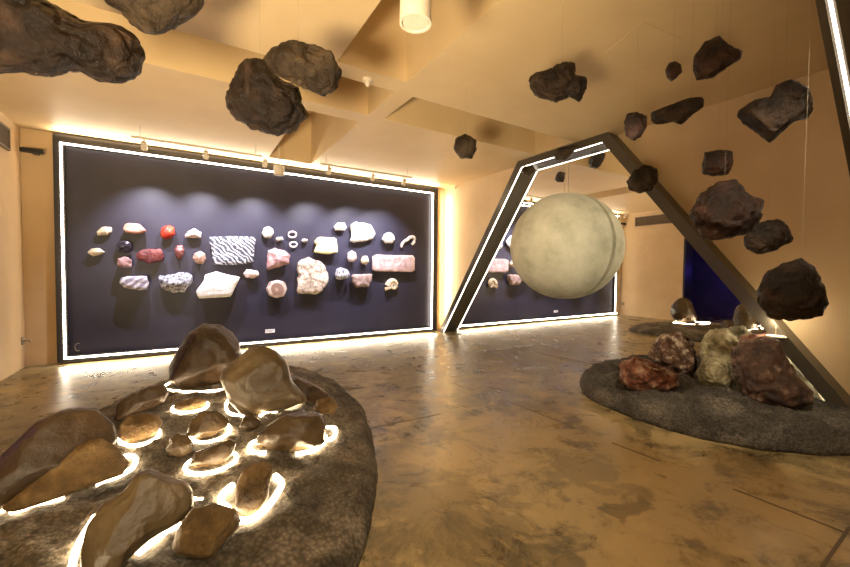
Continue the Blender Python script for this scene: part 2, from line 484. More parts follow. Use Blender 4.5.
def specimen(name, label, cat, pts, mat, thick=.12, style='flat', rough=.012, seed=0):
    thick *= 1.25
    """a stone fixed to the board; pts = outline in the plane of its face"""
    poly = [(on(u, v, 1, PF-thick*.8)) for u, v in pts]
    poly = [(p.x, p.z) for p in poly]
    cx, cz, rad = star_outline(poly, 48)
    prof = {'flat': [(.82, 0), (.93, .3), (1, .7), (.97, .92), (.86, 1.0), (.6, 1.02), (.3, 1.04)],
            'dome': [(.60, 0), (.85, .25), (1, .5), (.95, .72), (.8, .88), (.55, .97), (.28, 1.02)],
            'chip': [(.75, 0), (.9, .3), (1, .62), (.8, .85), (.55, .95), (.3, 1.08)]}[style]
    bm = bmesh.new(); rings = []; n = 48
    for s, h in prof:
        ring = []
        for i in range(n):
            a = 2*PI*i/n; r = rad[i]*s
            x, z = cx+math.cos(a)*r, cz+math.sin(a)*r; y = PF-h*thick
            if h > 0:
                q = noise.noise_vector(Vector((x*9+seed, y*9, z*9)))+.5*noise.noise_vector(Vector((x*25+seed, y*25, z*25)))
                x += q.x*rough; z += q.z*rough; y += q.y*rough*1.6
            ring.append(bm.verts.new((x, min(y, PF), z)))
        rings.append(ring)
    for A, B in zip(rings, rings[1:]):
        for k in range(n): bm.faces.new([A[k], A[(k+1) % n], B[(k+1) % n], B[k]])
    cv = bm.verts.new((cx, PF-thick*1.04, cz))
    for k in range(n): bm.faces.new([rings[-1][k], rings[-1][(k+1) % n], cv])
    bm.faces.new(rings[0][::-1])
    o = obj(name, bm, mat, None, (cx, PF, cz), True)
    tag(o, label, cat, 'mineral specimens on the navy panel')
    return o
def zA(*p): return [(60+x/5.157, 200+y/5.157) for x, y in p]
def zB(*p): return [(180+x/4.727, 200+y/4.727) for x, y in p]
def zC(*p): return [(310+x/5.154, 200+y/5.154) for x, y in p]
MM = {
 'cream': rockmat('cream_mineral', [(.55,.42,.30), (.70,.60,.42), (.80,.74,.60)], 9, .6, .4, 30),
 'pinkorange': rockmat('salmon_mineral', [(.50,.22,.16), (.70,.38,.28), (.80,.55,.42)], 8, .55, .4, 25),
 'red': rockmat('red_mineral', [(.22,.012,.006), (.42,.03,.012), (.60,.16,.06)], 6, .3, .3, 20),
 'white': rockmat('white_mineral', [(.72,.70,.66), (.82,.80,.76), (.88,.87,.84)], 7, .5, .5, 22),
 'pinkwhite': rockmat('pink_white_mineral', [(.62,.42,.38), (.75,.62,.58), (.84,.78,.74)], 7, .55, .5, 22),
 'darkglass': rockmat('dark_glassy_mineral', [(.01,.01,.015), (.03,.025,.035), (.35,.28,.30)], 5, .12, .2, 12, pos=(.3,.6,.75)),
 'darkred': rockmat('jasper', [(.07,.012,.012), (.15,.028,.024), (.30,.09,.075)], 6, .5, .5, 18),
 'maroon': rockmat('maroon_mineral', [(.06,.02,.02), (.20,.06,.05), (.45,.22,.18)], 9, .35, .4, 20),
 'pink': rockmat('pink_mineral', [(.28,.14,.14), (.46,.28,.27), (.62,.44,.43)], 9, .6, .5, 24),
 'striped': rockmat('striped_mineral', [(.30,.27,.36), (.50,.46,.56), (.72,.70,.78)], 3.6, .5, .5, 22, 'wave', 4, rot=(0, -.9, 0)),
 'speckled': rockmat('speckled_mineral', [(.06,.06,.08), (.50,.50,.56), (.85,.85,.88)], 22, .45, 1, 40, pos=(.40,.5,.60)),
 'tan': rockmat('tan_mineral', [(.30,.16,.11), (.48,.30,.22), (.64,.46,.36)], 10, .55, .4, 25),
 'banded': rockmat('banded_marble', [(.04,.044,.06), (.22,.23,.26), (.66,.66,.70)], 5.0, .45, .7, 22, 'wave', 8, pos=(.25,.55,.85), rot=(0, -2.3, 0)),
 'agate': rockmat('agate', [(.28,.17,.13), (.36,.24,.18), (.60,.48,.42)], 5, .3, .2, 16, 'rings', 2.5),
 'fossil': rockmat('fossil_limestone', [(.20,.14,.10), (.62,.50,.38), (.76,.66,.54)], 12, .7, 1, 18, detail=5, pos=(.36,.48,.62)),
 'yellow': rockmat('sulphur', [(.80,.74,.60), (.80,.70,.32), (.84,.80,.66)], 3.5, .6, .6, 20),
 'slab': rockmat('pink_banded_slab', [(.36,.20,.18), (.58,.42,.39), (.74,.64,.62)], 5, .55, .4, 20, 'noise', 1.5),
 'brown': rockmat('brown_mineral', [(.20,.13,.10), (.34,.23,.19), (.50,.38,.33)], 8, .6, .6, 20),
 'shell': rockmat('ammonite_shell', [(.60,.46,.28), (.74,.62,.42), (.82,.74,.58)], 12, .45, .5, 30),
}
S = specimen
S('mineral_chip', 'small cream pointed mineral at the upper left end of the collection', 'mineral', zA((187,165),(215,140),(262,138),(264,165),(245,180),(195,180)), MM['cream'], .10, 'chip', seed=1)
S('mineral_block', 'salmon pink elongated mineral in the top row left of the red one', 'mineral', zA((328,130),(350,118),(410,125),(445,160),(420,174),(345,170),(323,150)), MM['pinkorange'], .16, 'flat', seed=2)
S('mineral_nodule', 'glossy bright red orange rounded mineral in the top row', 'mineral', zA((518,165),(528,138),(560,125),(590,140),(597,175),(575,198),(540,203),(520,190)), MM['red'], .14, 'dome', seed=3)
S('mineral_chip', 'small pinkish white chunk right of the red rounded mineral', 'mineral', zB((25,163),(40,145),(65,135),(100,152),(100,176),(60,180),(26,177)), MM['pinkwhite'], .13, 'chip', seed=4)
S('mineral_lens', 'black glassy oval mineral below the salmon pink one', 'mineral', zA((288,240),(300,212),(330,206),(365,218),(374,250),(355,270),(300,270)), MM['darkglass'], .12, 'dome', seed=5)
S('mineral_chip', 'pale flat lens shaped mineral farthest left on the panel', 'mineral', zA((140,270),(160,250),(200,249),(232,266),(205,282),(165,287)), MM['cream'], .10, 'chip', seed=6)
S('mineral_slab', 'dark red polished angular slab', 'mineral', zA((390,290),(405,265),(460,250),(520,253),(540,290),(525,315),(460,328),(400,310)), MM['darkred'], .13, 'flat', seed=7)
o = S('mineral_nodule', 'small maroon oval nodule with one bright spot right of the red slab', 'mineral', zA((590,255),(600,234),(630,232),(642,255),(636,295),(615,305),(598,295)), MM['maroon'], .13, 'dome', seed=8)
S('mineral_cube', 'small pink square mineral above the striped white one', 'mineral', zA((297,300),(335,292),(370,308),(371,345),(320,349),(296,338)), MM['pink'], .18, 'flat', seed=9)
S('mineral_slab', 'white and violet diagonally striped mineral block low on the left', 'mineral', zA((305,425),(315,400),(350,392),(445,390),(462,430),(450,466),(380,462),(330,452)), MM['striped'], .2, 'flat', seed=10)
S('mineral_cluster', 'black and white speckled crystal cluster between striped block and white plate', 'mineral', zA((508,425),(512,385),(560,388),(600,378),(650,370),(687,388),(680,430),(640,475),(580,480),(530,462)), MM['speckled'], .16, 'chip', .025, seed=11)
S('mineral_nodule', 'small round tan nodule left of the big banded slab', 'mineral', zB((60,275),(68,250),(95,240),(120,252),(126,280),(110,302),(75,302)), MM['tan'], .2, 'dome', seed=12)
S('mineral_slab', 'big rectangular grey and white banded marble slab', 'mineral', zB((135,176),(250,170),(360,175),(352,240),(350,292),(300,305),(155,307),(150,240)), MM['banded'], .13, 'flat', seed=13)
S('mineral_plate', 'large plain bright white irregular plate below the banded slab', 'mineral', zB((75,430),(110,385),(115,355),(170,337),(215,350),(285,365),(265,410),(240,457),(85,467)), MM['white'], .2, 'flat', .008, seed=14)
S('mineral_chip', 'small pale lilac oval just right of the bright white plate', 'mineral', zB((300,345),(320,328),(370,335),(376,355),(350,371),(310,368)), MM['pinkwhite'], .14, 'chip', seed=15)
S('mineral_nodule', 'round white ball right of the banded slab', 'mineral', zB((387,155),(400,130),(420,123),(440,135),(446,155),(430,178),(400,178)), MM['white'], .14, 'dome', .004, seed=16)
S('mineral_chip', 'tiny white chip between the white ball and the two small rings', 'mineral', zB((453,184),(465,175),(486,175),(491,188),(475,194),(457,193)), MM['white'], .12, 'chip', .004, seed=17)
S('mineral_chip', 'tiny pale chip between the two small rings and the yellow slab', 'mineral', zB((575,194),(582,183),(605,184),(607,194),(590,201)), MM['pinkwhite'], .1, 'chip', .003, seed=18)
S('mineral_chunk', 'rough pink rock above the round agate', 'mineral', zB((410,328),(415,240),(450,222),(500,240),(523,265),(517,305),(470,315),(430,330)), MM['pink'], .17, 'chip', .025, seed=19)
S('agate_slice', 'round pinkish agate slice with darker rings', 'mineral', zB((408,420),(422,388),(460,377),(497,388),(508,420),(492,455),(455,464),(420,452)), MM['agate'], .13, 'flat', .003, seed=20)
S('fossil_slab', 'big rough tan fossil slab with rounded right side', 'fossil', zB((556,442),(558,285),(610,271),(650,285),(682,310),(704,360),(692,410),(650,447),(600,443)), MM['fossil'], .13, 'flat', .03, seed=21)
S('mineral_slab', 'pale yellow slab right of the small rings', 'mineral', zC((18,270),(36,235),(20,213),(45,190),(135,195),(140,230),(144,272),(90,280)), MM['yellow'], .14, 'flat', seed=22)
S('mineral_chip', 'small white rounded chip left of the large white rock', 'mineral', zC((125,137),(145,115),(180,115),(193,140),(180,159),(135,157)), MM['white'], .13, 'dome', .006, seed=23)
S('mineral_chunk', 'large bright white rock at the top right of the collection', 'mineral', zC((208,212),(216,165),(209,130),(240,111),(310,123),(340,170),(328,202),(230,222)), MM['white'], .14, 'chip', .022, seed=24)
S('mineral_egg', 'small upright pale egg above the speckled ball', 'mineral', zC((197,300),(200,272),(220,259),(240,273),(243,303),(225,321),(205,318)), MM['pinkwhite'], .16, 'dome', .003, seed=25)
S('mineral_egg', 'smaller upright cream egg left of the long slab', 'mineral', zC((267,312),(278,288),(298,288),(308,318),(292,334),(272,329)), MM['cream'], .16, 'dome', .003, seed=26)
S('mineral_slab', 'long rectangular pink and white slab', 'mineral', zC((321,282),(541,285),(541,371),(321,368)), MM['slab'], .12, 'flat', .006, seed=27)
S('mineral_nodule', 'blue grey and white mottled ball left of the brown bowl shaped stone', 'mineral', zC((133,385),(140,356),(165,347),(195,358),(211,385),(190,407),(160,413),(140,405)), MM['speckled'], .2, 'dome', .012, seed=28)
S('mineral_chunk', 'brown bowl shaped stone below the small cream egg', 'mineral', zC((217,385),(320,379),(318,412),(300,447),(240,451),(222,430)), MM['brown'], .15, 'flat', seed=29)
S('mineral_nodule', 'round white patterned stone left of the white hook shaped fossil', 'mineral', zC((377,205),(385,176),(410,163),(435,177),(443,205),(430,224),(395,224)), MM['white'], .16, 'dome', .012, seed=30)
# rings
for (x, y, rx, ry, lb) in ((531,163,19,14,'small pale stone ring, upper one of the pair'), (536,210,17,12,'small pale stone ring, lower one of the pair')):
    pts = []
    for k in range(20):
        a = 2*PI*k/20; u, v = zB((x+rx*math.cos(a), y+ry*math.sin(a)))[0]; pts.append(on(u, v, 1, PF-.06))
    bm = tube(pts, .017, 8, True)
    c = sum(pts, Vector())/20
    tube([(c.x, PF, pts[5].z), (c.x, PF-.06, pts[5].z)], .008, 6, bm=bm)
    tag(obj('stone_ring', bm, MM['pinkwhite'], None, (c.x, PF, c.z), True), lb, 'mineral', 'mineral specimens on the navy panel')
# hook shaped fossil
path = [on(*zC(p)[0], 1, PF-.05) for p in ((470,244),(474,228),(487,212),(503,203),(517,192),(532,192),(539,206),(533,222),(524,228))]
path = smooth_path(path, 4)
tag(obj('curved_fossil', tube(path, [.03+.012*math.sin(PI*i/(len(path)-1)) for i in range(len(path))], 10), MM['white'], None, None, True), 'white hook shaped curled fossil above the long slab', 'fossil', 'mineral specimens on the navy panel')
# ammonite: a coil of shrinking turns
c = on(*zC((428,440))[0], 1, PF-.05); e = on(*zC((470,440))[0], 1, PF-.05); rr = (e-c).length
pts, rad = [], []
for k in range(70):
    a = math.radians(215) - k*.20; s = math.exp(-k*.034)
    pts.append(c + Vector((math.cos(a), 0, math.sin(a)))*rr*.74*s + Vector((0, -.0006*k, 0))); rad.append(rr*.36*s)
bm = tube(pts, rad, 12)
for v in bm.verts:
    if v.co.y > PF: v.co.y = PF
tag(obj('ammonite', bm, MM['shell'], None, (c.x, PF, c.z), True), 'cream coiled ammonite shell below the long slab', 'fossil', 'mineral specimens on the navy panel')

# ------------------------------------------------------------------ track lights over the panel
def track(u0, v0, u1, v1, heads, label, xs=None):
    ZR = 3.43
    a, b_ = on(u0, v0, 2, ZR), on(u1, v1, 2, ZR)
    y = (a.y+b_.y)/2; b_.x = on(u1, v1, 1, y).x; a.x = on(u0, v0, 1, y).x
    t = thing('track_light', label, 'track light', ((a.x+b_.x)/2, y, ZR-.16), 'track lights along the panel')
    obj('rail', bx((a.x, y-.016, ZR-.014), (b_.x, y+.016, ZR+.014)), M_white, t)
    for k in (.06, .94):
        x = a.x+(b_.x-a.x)*k
        obj('hanger', tube([(x, y, ZR+.012), (x, y, ZC)], .006, 6), M_white, t)
    for u, v in heads:
        x = on(u, v, 1, y).x; z = ZR-.12
        h = obj('lamp_head', lathe((x, y, z), (0, -.9, 1), [(.030, -.05), (.040, -.05), (.040, .05), (.034, .065)], 18), M_white, t, None, False)
        obj('stem', tube([(x, y, ZR-.014), (x, y, z+.02)], .010, 8), M_white, h)
        obj('lens', lathe((x, y, z), (0, -.9, 1), [(.029, -.054), (.029, -.050)], 16), M_led, h)
        light('SPOT', 'track_spot', (x, y+.05, z-.055), 290, (.88, .85, 1.0), (x, -.05, 1.75), .02, spot=78, blend=1)
    return y
track(131, 134, 262, 158, ((144,142),(206,150),(265,158)), 'white track with three spotlights above the left half of the panel')
track(320, 163, 412, 178, ((329,165),(373,172),(404,177)), 'white track with three spotlights above the right half of the panel')

# cylinder downlights
def downlight(u, vbot, rpx, depth, length, label, mat=M_white):
    p = at(u, vbot, depth); r = rpx/FPX*depth
    t = thing('cylinder_downlight', label, 'ceiling lamp', p)
    h = obj('housing', lathe(p, (0,0,1), [(r*.80, .012), (r*.86, 0), (r, 0), (r*.97, length*.5), (r*.9, length), (r*.3, length+.01)], 32), mat, t, None, False)
    obj('reflector', lathe(p, (0,0,1), [(r*.80, .006), (r*.78, .013), (r*.55, .02), (r*.3, .022)], 32), M_white, t)
    return t, p
t, p = downlight(415.5, 24, 16, 2.05, .34, 'large white cylinder ceiling lamp at the top centre')
obj('rod', tube([p+Vector((0,0,.33)), (p.x, p.y, ZC if not (-4.29 < p.x < -3.5 and p.y < -4.33) else 4.55)], .012, 8), M_white, t)
q = on(279, 158, 1, -.75)
t, p = downlight(279, 175, 5.2, (q-CAM).dot(F), .17, 'small white cylinder lamp hanging in front of the panel top edge')
obj('rod', tube([p+Vector((0,0,.16)), (p.x, p.y, 4.55 if (-4.28 < p.x < -3.5) else ZC)], .008, 8), M_white, t)
# smoke detector
c = on(367.5, 79, 2, ZC)
t = thing('smoke_detector', 'small white round smoke detector on the ceiling beam', 'smoke detector', (c.x, c.y, ZC-.07))
obj('base', lathe((c.x, c.y, ZC), (0,0,-1), [(.055, 0), (.055, .02), (.045, .035)], 24), M_white, t)
obj('sensor_head', lathe((c.x, c.y, ZC-.03), (0,0,-1), [(.03, 0), (.028, .03), (.018, .045)], 20), M_white, t)
# security camera at the top of the right corner
c = on(456, 187, 0, -.06)
t = thing('security_camera', 'tiny white security camera high by the right end of the panel', 'camera', (0, c.y, c.z))
obj('bracket', tube([(0, c.y, c.z+.04), (-.07, c.y, c.z+.02)], .012, 8), M_white, t)
obj('body', lathe((-.05, c.y+.02, c.z), (-.6, -.6, -.25), [(.035, 0), (.038, .09), (.03, .10)], 16), M_white, t)
# black bracket in the left recess
c = on(35, 151, 1, -.15)
t = thing('wall_bracket', 'short black bar bracket at the top of the brown strip left of the panel', 'bracket', (c.x, 0, c.z))
obj('bar', bx((XW+.03, -.17, c.z-.035), (-7.42, -.11, c.z+.035), .01), M_black, t)
obj('mount', bx((XW+.14, -.11, c.z-.03), (XW+.22, 0, c.z+.03), .008), M_black, t)
# small hook on the left wall near the floor
c = on(25.5, 340, 0, XW+.02)
t = thing('door_stop', 'small grey latch low on the left wall near the corner', 'latch', (XW, -.12, c.z-.04))
obj('plate', bx((XW, -.16, c.z-.06), (XW+.015, -.08, c.z+.06), .004), M_wire, t)
obj('pin', tube([(XW+.015, -.12, c.z), (XW+.09, -.12, c.z), (XW+.10, -.12, c.z-.03)], .012, 8), M_wire, t)

# ------------------------------------------------------------------ the moon
M_moon = rockmat('moon_plaster', [(.36,.34,.23), (.52,.49,.35), (.64,.60,.45)], 2.6, .85, .5, 9, pos=(.30,.50,.72))
mc = Vector((-.045, -3.71, 1.955)); MR = .905
bm = bmesh.new()
bmesh.ops.create_icosphere(bm, subdivisions=6, radius=1)
rnd = random.Random(5)
craters = []
for k in range(60):
    a = Vector((-abs(rnd.gauss(0, 1)), rnd.gauss(0, 1), rnd.gauss(0, 1))).normalized(); craters.append((a, .03+.10*rnd.random()**3))
for v in bm.verts:
    n = v.co.normalized(); h = noise.fractal(n*3.0, 1, 2, 5)*.006
    for a, r in craters:
        dd = (n-a).length/r
        if dd < 1.3: h += r*.05*(-1+dd*dd if dd < 1 else .25*(1.3-dd)/.3)
    v.co = n*MR*(1+h)
geom = bm.verts[:]+bm.edges[:]+bm.faces[:]
res = bmesh.ops.bisect_plane(bm, geom=geom, plane_co=(0,0,0), plane_no=(1,0,0), clear_outer=True)
edges = [e for e in bm.edges if e.is_boundary]
bmesh.ops.contextual_create(bm, geom=edges)
for v in bm.verts: v.co += mc
moon = thing('moon_model', 'large pale round moon model set against the mirror inside the portal', 'moon model', (mc.x, mc.y, mc.z-MR))
o = obj('half_sphere', bm, M_moon, moon, None, True)
obj('mounting_disc', lathe((-.006, mc.y, mc.z), (-1, 0, 0), [(MR*.82, 0), (MR*.82, mc.x*-1-.006)], 48), M_black, moon)
obj('wire', tube([(mc.x-.01, mc.y, mc.z+MR*.98), (mc.x-.01, mc.y, 4.55)], .003, 6), M_wire, moon)

# ------------------------------------------------------------------ rocks
def rock_bm(pts, depth, thick, seed=0, rough=.06, facets=9, sub=4, ridge=True, round_=0.62, crag=0, grow=1.0):
    """closed stone whose silhouette from the hall entrance is pts (at distance depth)"""
    c0 = [sum(p[0] for p in pts)/len(pts), sum(p[1] for p in pts)/len(pts)]
    C0 = at(c0[0], c0[1], depth)
    F_ = (C0-CAM).normalized(); R_ = F_.cross(Vector((0, 0, 1))).normalized(); U_ = R_.cross(F_)
    poly = []
    for u, v in pts:
        d = ray(u, v); q = CAM + d*((C0-CAM).dot(F_)/d.dot(F_)) - C0
        poly.append((q.dot(R_), q.dot(U_)))
    cx, cy, rad = star_outline(poly, 96)
    C0 = C0 + R_*cx + U_*cy
    mean = sum(rad)/len(rad); T = mean*thick
    rnd = random.Random(seed); bm = bmesh.new()
    bmesh.ops.create_icosphere(bm, subdivisions=sub, radius=1)
    planes = []
    for i in range(facets):
        n = Vector((rnd.gauss(0, .8), rnd.gauss(0, .8), -abs(rnd.gauss(0, 1)) if i % 2 == 0 else rnd.gauss(0, 1))).normalized()
        planes.append((n, rnd.uniform(.72, .93)))
    off = Vector((seed*3.17, seed*1.3, 0))
    for v in bm.verts:
        d = v.co.normalized()
        s = math.sqrt(d.x*d.x+d.y*d.y)
        f = 1.0
        for n, h in planes:
            q = d.dot(n)
            if q > h: f = min(f, h/q)
        # facets only flatten the faces turned to or away from the viewer
        fz = f; fs = 1-(1-f)*.35
        a = math.atan2(d.y, d.x)
        r = radial(rad, a)
        d2 = d*1.6+off
        nz = noise.fractal(d2, .9, 2.1, 5)
        if ridge: nz = nz*.5 + (.5-abs(noise.noise(d*2.2+off)))*.9-.25
        if crag:
            ds = noise.voronoi(d*2.3+off+noise.noise_vector(d*3+off)*.25)[0]
            nz += min(.55, (ds[1]-ds[0])*1.5)*crag - crag*.42
            ds = noise.voronoi(d*5.5+off)[0]
            nz += (min(.4, ds[1]-ds[0])-.2)*crag*.5
        g = 1+nz*rough*2
        ss = s**round_*grow if s > 0 else 0
        x = math.cos(a)*r*ss*(1+nz*rough*.9)*fs; y = math.sin(a)*r*ss*(1+nz*rough*.9)*fs
        z = d.z*T*fz*g
        v.co = C0 + R_*x + U_*y + F_*z
    return bm, C0, T
# outlines are drawn around each stone, z-depth in metres from the camera
M_met = rockmat('meteorite', [(.005,.0025,.0015), (.014,.007,.0035), (.055,.031,.017)], 5, .34, 1, 9, spec=.28, pos=(.34,.5,.70))
M_met2 = rockmat('meteorite_brown', [(.008,.0045,.0025), (.025,.0155,.008), (.09,.062,.036)], 4, .42, 1, 9, spec=.28, pos=(.34,.5,.70))
M_metr = rockmat('meteorite_reddish', [(.006,.0025,.0018), (.020,.0075,.004), (.085,.040,.023)], 5, .28, 1, 10, spec=.28, pos=(.34,.52,.72))
def wall_depth(u, v): return (on(u, v, 0, 0)-CAM).dot(F)
def zoomr(x0, y0, s, pts): return [(x0+x/s, y0+y/s) for x, y in pts]
def hanging(label, pts, depth, mat, seed, thick=.9, rough=.07, nw=1, sub=4, **k):
    bm, c, T = rock_bm(pts, depth, thick, seed, rough*1.15, sub=max(sub, 4)+(1 if sub > 3 else 0), crag=1.5, **k)
    top = max(v.co.z for v in bm.verts)
    if top > ZC-.02:
        for v in bm.verts:
            if v.co.z > c.z: v.co.z = c.z + (v.co.z-c.z)*(ZC-.03-c.z)/(top-c.z)
    tv = max(bm.verts, key=lambda v: v.co.z).co.copy()
    o = obj('hanging_meteorite', bm, mat, None, c, True)
    tag(o, label, 'meteorite', 'meteorites hanging from the ceiling')
    zt = ZC
    if (-7.3 < tv.x < -3.5 or -3.26 < tv.x < -.3) and -4.06 < tv.y < -3.25: zt = 4.55
    if -4.29 < tv.x < -3.5 and (-7.4 < tv.y < -4.33 or -2.97 < tv.y < -.45): zt = 4.55
    obj('wire', tube([(tv.x, tv.y, tv.z-.02), (tv.x, tv.y, zt)], .0006, 5), M_wire, o)
    return o
za = lambda *p: zoomr(0, 0, 2.834, p)     # top left close-up
zb = lambda *p: zoomr(280, 0, 2.834, p)
zc_ = lambda *p: zoomr(550, 0, 2.834, p)
zd = lambda *p: zoomr(620, 150, 2.983, p)
hanging('huge long dark meteorite cut off by the top left edge', za((-110,60),(-60,-70),(60,-40),(170,10),(250,55),(340,65),(395,100),(413,165),(400,210),(350,240),(280,232),(230,205),(130,226),(60,206),(-60,215)), 2.05, M_met, 1, .9, .06, sub=5)
hanging('wide dark grey meteorite touching the top edge left of centre', za((285,-30),(560,-40),(578,10),(560,45),(500,80),(450,102),(400,95),(365,70),(340,30),(300,15)), 2.2, M_met2, 2, .9)
hanging('large round dark meteorite hanging at the centre left, in front of the coffers', zoomr(130,0,2.834,((275,260),(300,200),(330,165),(380,165),(420,220),(480,250),(502,330),(470,370),(410,390),(350,370),(300,340),(275,300))), 2.75, M_met, 3, .95, .07)
hanging('brown rounded meteorite overlapping the large round dark one', zoomr(130,0,2.834,((378,168),(400,135),(460,110),(520,128),(570,145),(600,200),(590,250),(555,280),(500,255),(440,225),(400,210))), 2.55, M_met2, 4, .9, .07)
hanging('small dark meteorite alone between the panel and the portal top', zb((488,420),(500,388),(525,378),(555,395),(558,425),(545,450),(510,450)), 4.4, M_met2, 5, .9, .08, sub=3)
hanging('two lobed dark meteorite right of the cylinder ceiling lamp', zoomr(300,0,2.43,((555,195),(570,175),(610,165),(640,148),(670,150),(675,180),(700,185),(703,215),(680,250),(660,238),(620,250),(580,240),(562,220))), 3.0, M_met, 6, .9, .08)
hanging('tiny reddish meteorite hanging left of the pointed one at the top right', zc_((326,200),(335,178),(352,172),(372,182),(375,205),(358,222),(343,231),(330,220)), 3.05, M_metr, 7, .9, .05, sub=3)
hanging('smooth pointed meteorite highest at the top right', zc_((404,200),(408,160),(440,115),(480,100),(505,125),(545,145),(540,168),(500,195),(460,222),(415,228)), 2.75, M_metr, 8, .8, .04)
hanging('small lumpy meteorite just left of the long narrow one', zc_((206,345),(220,322),(245,316),(275,330),(276,360),(262,390),(235,402),(215,385)), 3.3, M_metr, 9, .9, .08, sub=3)
hanging('long narrow horizontal meteorite at the upper right', zc_((282,320),(330,300),(400,275),(438,272),(445,300),(410,325),(370,355),(350,345),(300,355),(283,345)), 3.0, M_met, 10, .7, .07)
hanging('large two lobed meteorite near the leaning light post', zc_((525,320),(570,280),(625,270),(640,240),(690,225),(740,255),(755,300),(735,335),(690,345),(665,370),(620,407),(590,385),(545,355)), 2.6, M_met, 11, .7, .07)
hanging('small dark block shaped meteorite above the big reddish one', zc_((427,470),(437,432),(480,422),(520,428),(520,465),(505,495),(460,500),(432,495)), 3.0, M_metr, 12, .9, .07, sub=3)
hanging('dark meteorite hanging in front of the sloping portal bar', zc_((215,515),(235,480),(265,463),(305,480),(310,510),(290,540),(255,550),(225,540)), wall_depth(643,178)-.62, M_met2, 13, .9, .08, sub=3)
hanging('big reddish brown meteorite in the middle of the right wall', zd((210,190),(240,130),(290,92),(345,90),(380,125),(425,150),(425,200),(390,250),(330,262),(290,272),(240,260),(215,225)), 2.85, M_metr, 14, .8, .09)
hanging('small dark meteorite overlapping lower right of the big reddish one', zd((366,262),(400,220),(440,205),(480,208),(512,240),(516,270),(470,300),(410,313),(372,295)), 3.2, M_met, 15, .85, .07)
hanging('large dark meteorite lowest above the rock pile, beside the portal bar', zd((405,420),(440,360),(490,330),(545,315),(585,345),(612,410),(622,455),(605,495),(560,505),(500,510),(440,500),(412,470)), 2.3, M_met, 16, .85, .07)
hanging('small flat meteorite at the top bar of the portal', zoomr(430,120,2.7,((330,95),(345,75),(375,72),(405,65),(385,92),(365,108),(340,108))), wall_depth(562,150)-.55, M_met2, 17, .9, .07, sub=3)
hanging('smallest meteorite at the upper left corner of the portal', zoomr(430,120,2.7,((244,140),(255,124),(278,122),(286,138),(268,152),(250,150))), wall_depth(527,172)-.6, M_met2, 18, .9, .07, sub=3)

# ------------------------------------------------------------------ rock islands
def island_fn(outline, hmax, lip, seed, power=.5, wallx=None, rug=1):
    pts = smooth_path([(x, y, 0) for x, y in outline], 8, closed=(wallx is None))
    poly = [(p.x, p.y) for p in pts]
    if wallx is not None:
        pass
    cx, cy, rad = star_outline(poly, 180)
    rad = [r*(1+.025*noise.noise(Vector((math.cos(2*PI*i/180)*4, math.sin(2*PI*i/180)*4, seed)))+.012*noise.noise(Vector((math.cos(2*PI*i/180)*14, math.sin(2*PI*i/180)*14, seed)))) for i, r in enumerate(rad)]
    def H(x, y):
        a = math.atan2(y-cy, x-cx); q = math.hypot(x-cx, y-cy)/radial(rad, a)
        if q >= 1: return 0
        h = lip + (hmax-lip)*(1-q*q)
        h *= min(1, ((1-q)/.06)**power) if q > .94 else 1
        h += (noise.fractal(Vector((x*1.6, y*1.6, seed)), 1, 2, 4)*.05 + (.5-abs(noise.noise(Vector((x*2.6, y*2.6, seed+9)))))*.04-.02)*rug*min(1, (1-q)*8)
        return max(h, 0)
    return cx, cy, rad, H
def island_mesh(cx, cy, rad, H, rug=1, nr=130, na=420):
    bm = bmesh.new(); rings = []
    for j in range(nr+1):
        q = (j/nr)
        q = 1-(1-q)**1.35
        ring = []
        for i in range(na):
            a = 2*PI*i/na; r = radial(rad, a)*q
            if j == 0: r = .001
            x, y = cx+math.cos(a)*r, cy+math.sin(a)*r
            if j == nr: z = 0
            else:
                z = H(x, y) + (noise.fractal(Vector((x*9, y*9, 0)), .8, 2, 5)*.012 + (.3-abs(noise.noise(Vector((x*6+3, y*6, 5)))))*.022)*rug*min(1, (1-q)*20)
            # irregular shoulder
            if q > .9:
                n = noise.noise(Vector((x*5, y*5, 3)))*.02; x += math.cos(a)*n*(0 if j == nr else 1); y += math.sin(a)*n*(0 if j == nr else 1)
            ring.append(bm.verts.new((min(x, -.008), y, max(z, 0))))
        rings.append(ring)
    for A, B in zip(rings, rings[1:]):
        for k in range(na): bm.faces.new([A[k], A[(k+1) % na], B[(k+1) % na], B[k]])
    bm.faces.new(rings[-1])
    return bm
def hit(u, v, H, z0=.12):
    z = z0; p = on(u, v, 2, z)
    for _ in range(12):
        z = .5*z+.5*H(p.x, p.y); p = on(u, v, 2, z)
    return p

def gravel_material(name, dark, mid, light_):
    mt = rockmat(name, [dark, mid, light_], 3.2, .8, 1.0, 38, pos=(.34,.5,.68), distort=.4, detail=12)
    nt = mt.node_tree; b = nt.nodes['Principled BSDF']; L = nt.links.new
    tc = N(nt, 'ShaderNodeTexCoord'); v = N(nt, 'ShaderNodeTexVoronoi'); v.inputs['Scale'].default_value = 45
    L(tc.outputs['Object'], v.inputs['Vector'])
    src = [l.from_socket for l in nt.links if l.to_socket == b.inputs['Base Color']][0]
    r = N(nt, 'ShaderNodeValToRGB'); r.color_ramp.elements[0].position = .15; r.color_ramp.elements[0].color = (1.35,1.35,1.35,1)
    r.color_ramp.elements[1].position = .75; r.color_ramp.elements[1].color = (.45,.45,.45,1)
    L(v.outputs['Distance'], r.inputs[0])
    mx = N(nt, 'ShaderNodeMixRGB'); mx.blend_type = 'MULTIPLY'; mx.inputs[0].default_value = .8
    L(src, mx.inputs[1]); L(r.outputs[0], mx.inputs[2]); L(mx.outputs[0], b.inputs['Base Color'])
    return mt
M_gravel = gravel_material('grey_gravel_render', (.065,.055,.04), (.16,.137,.102), (.38,.33,.26))
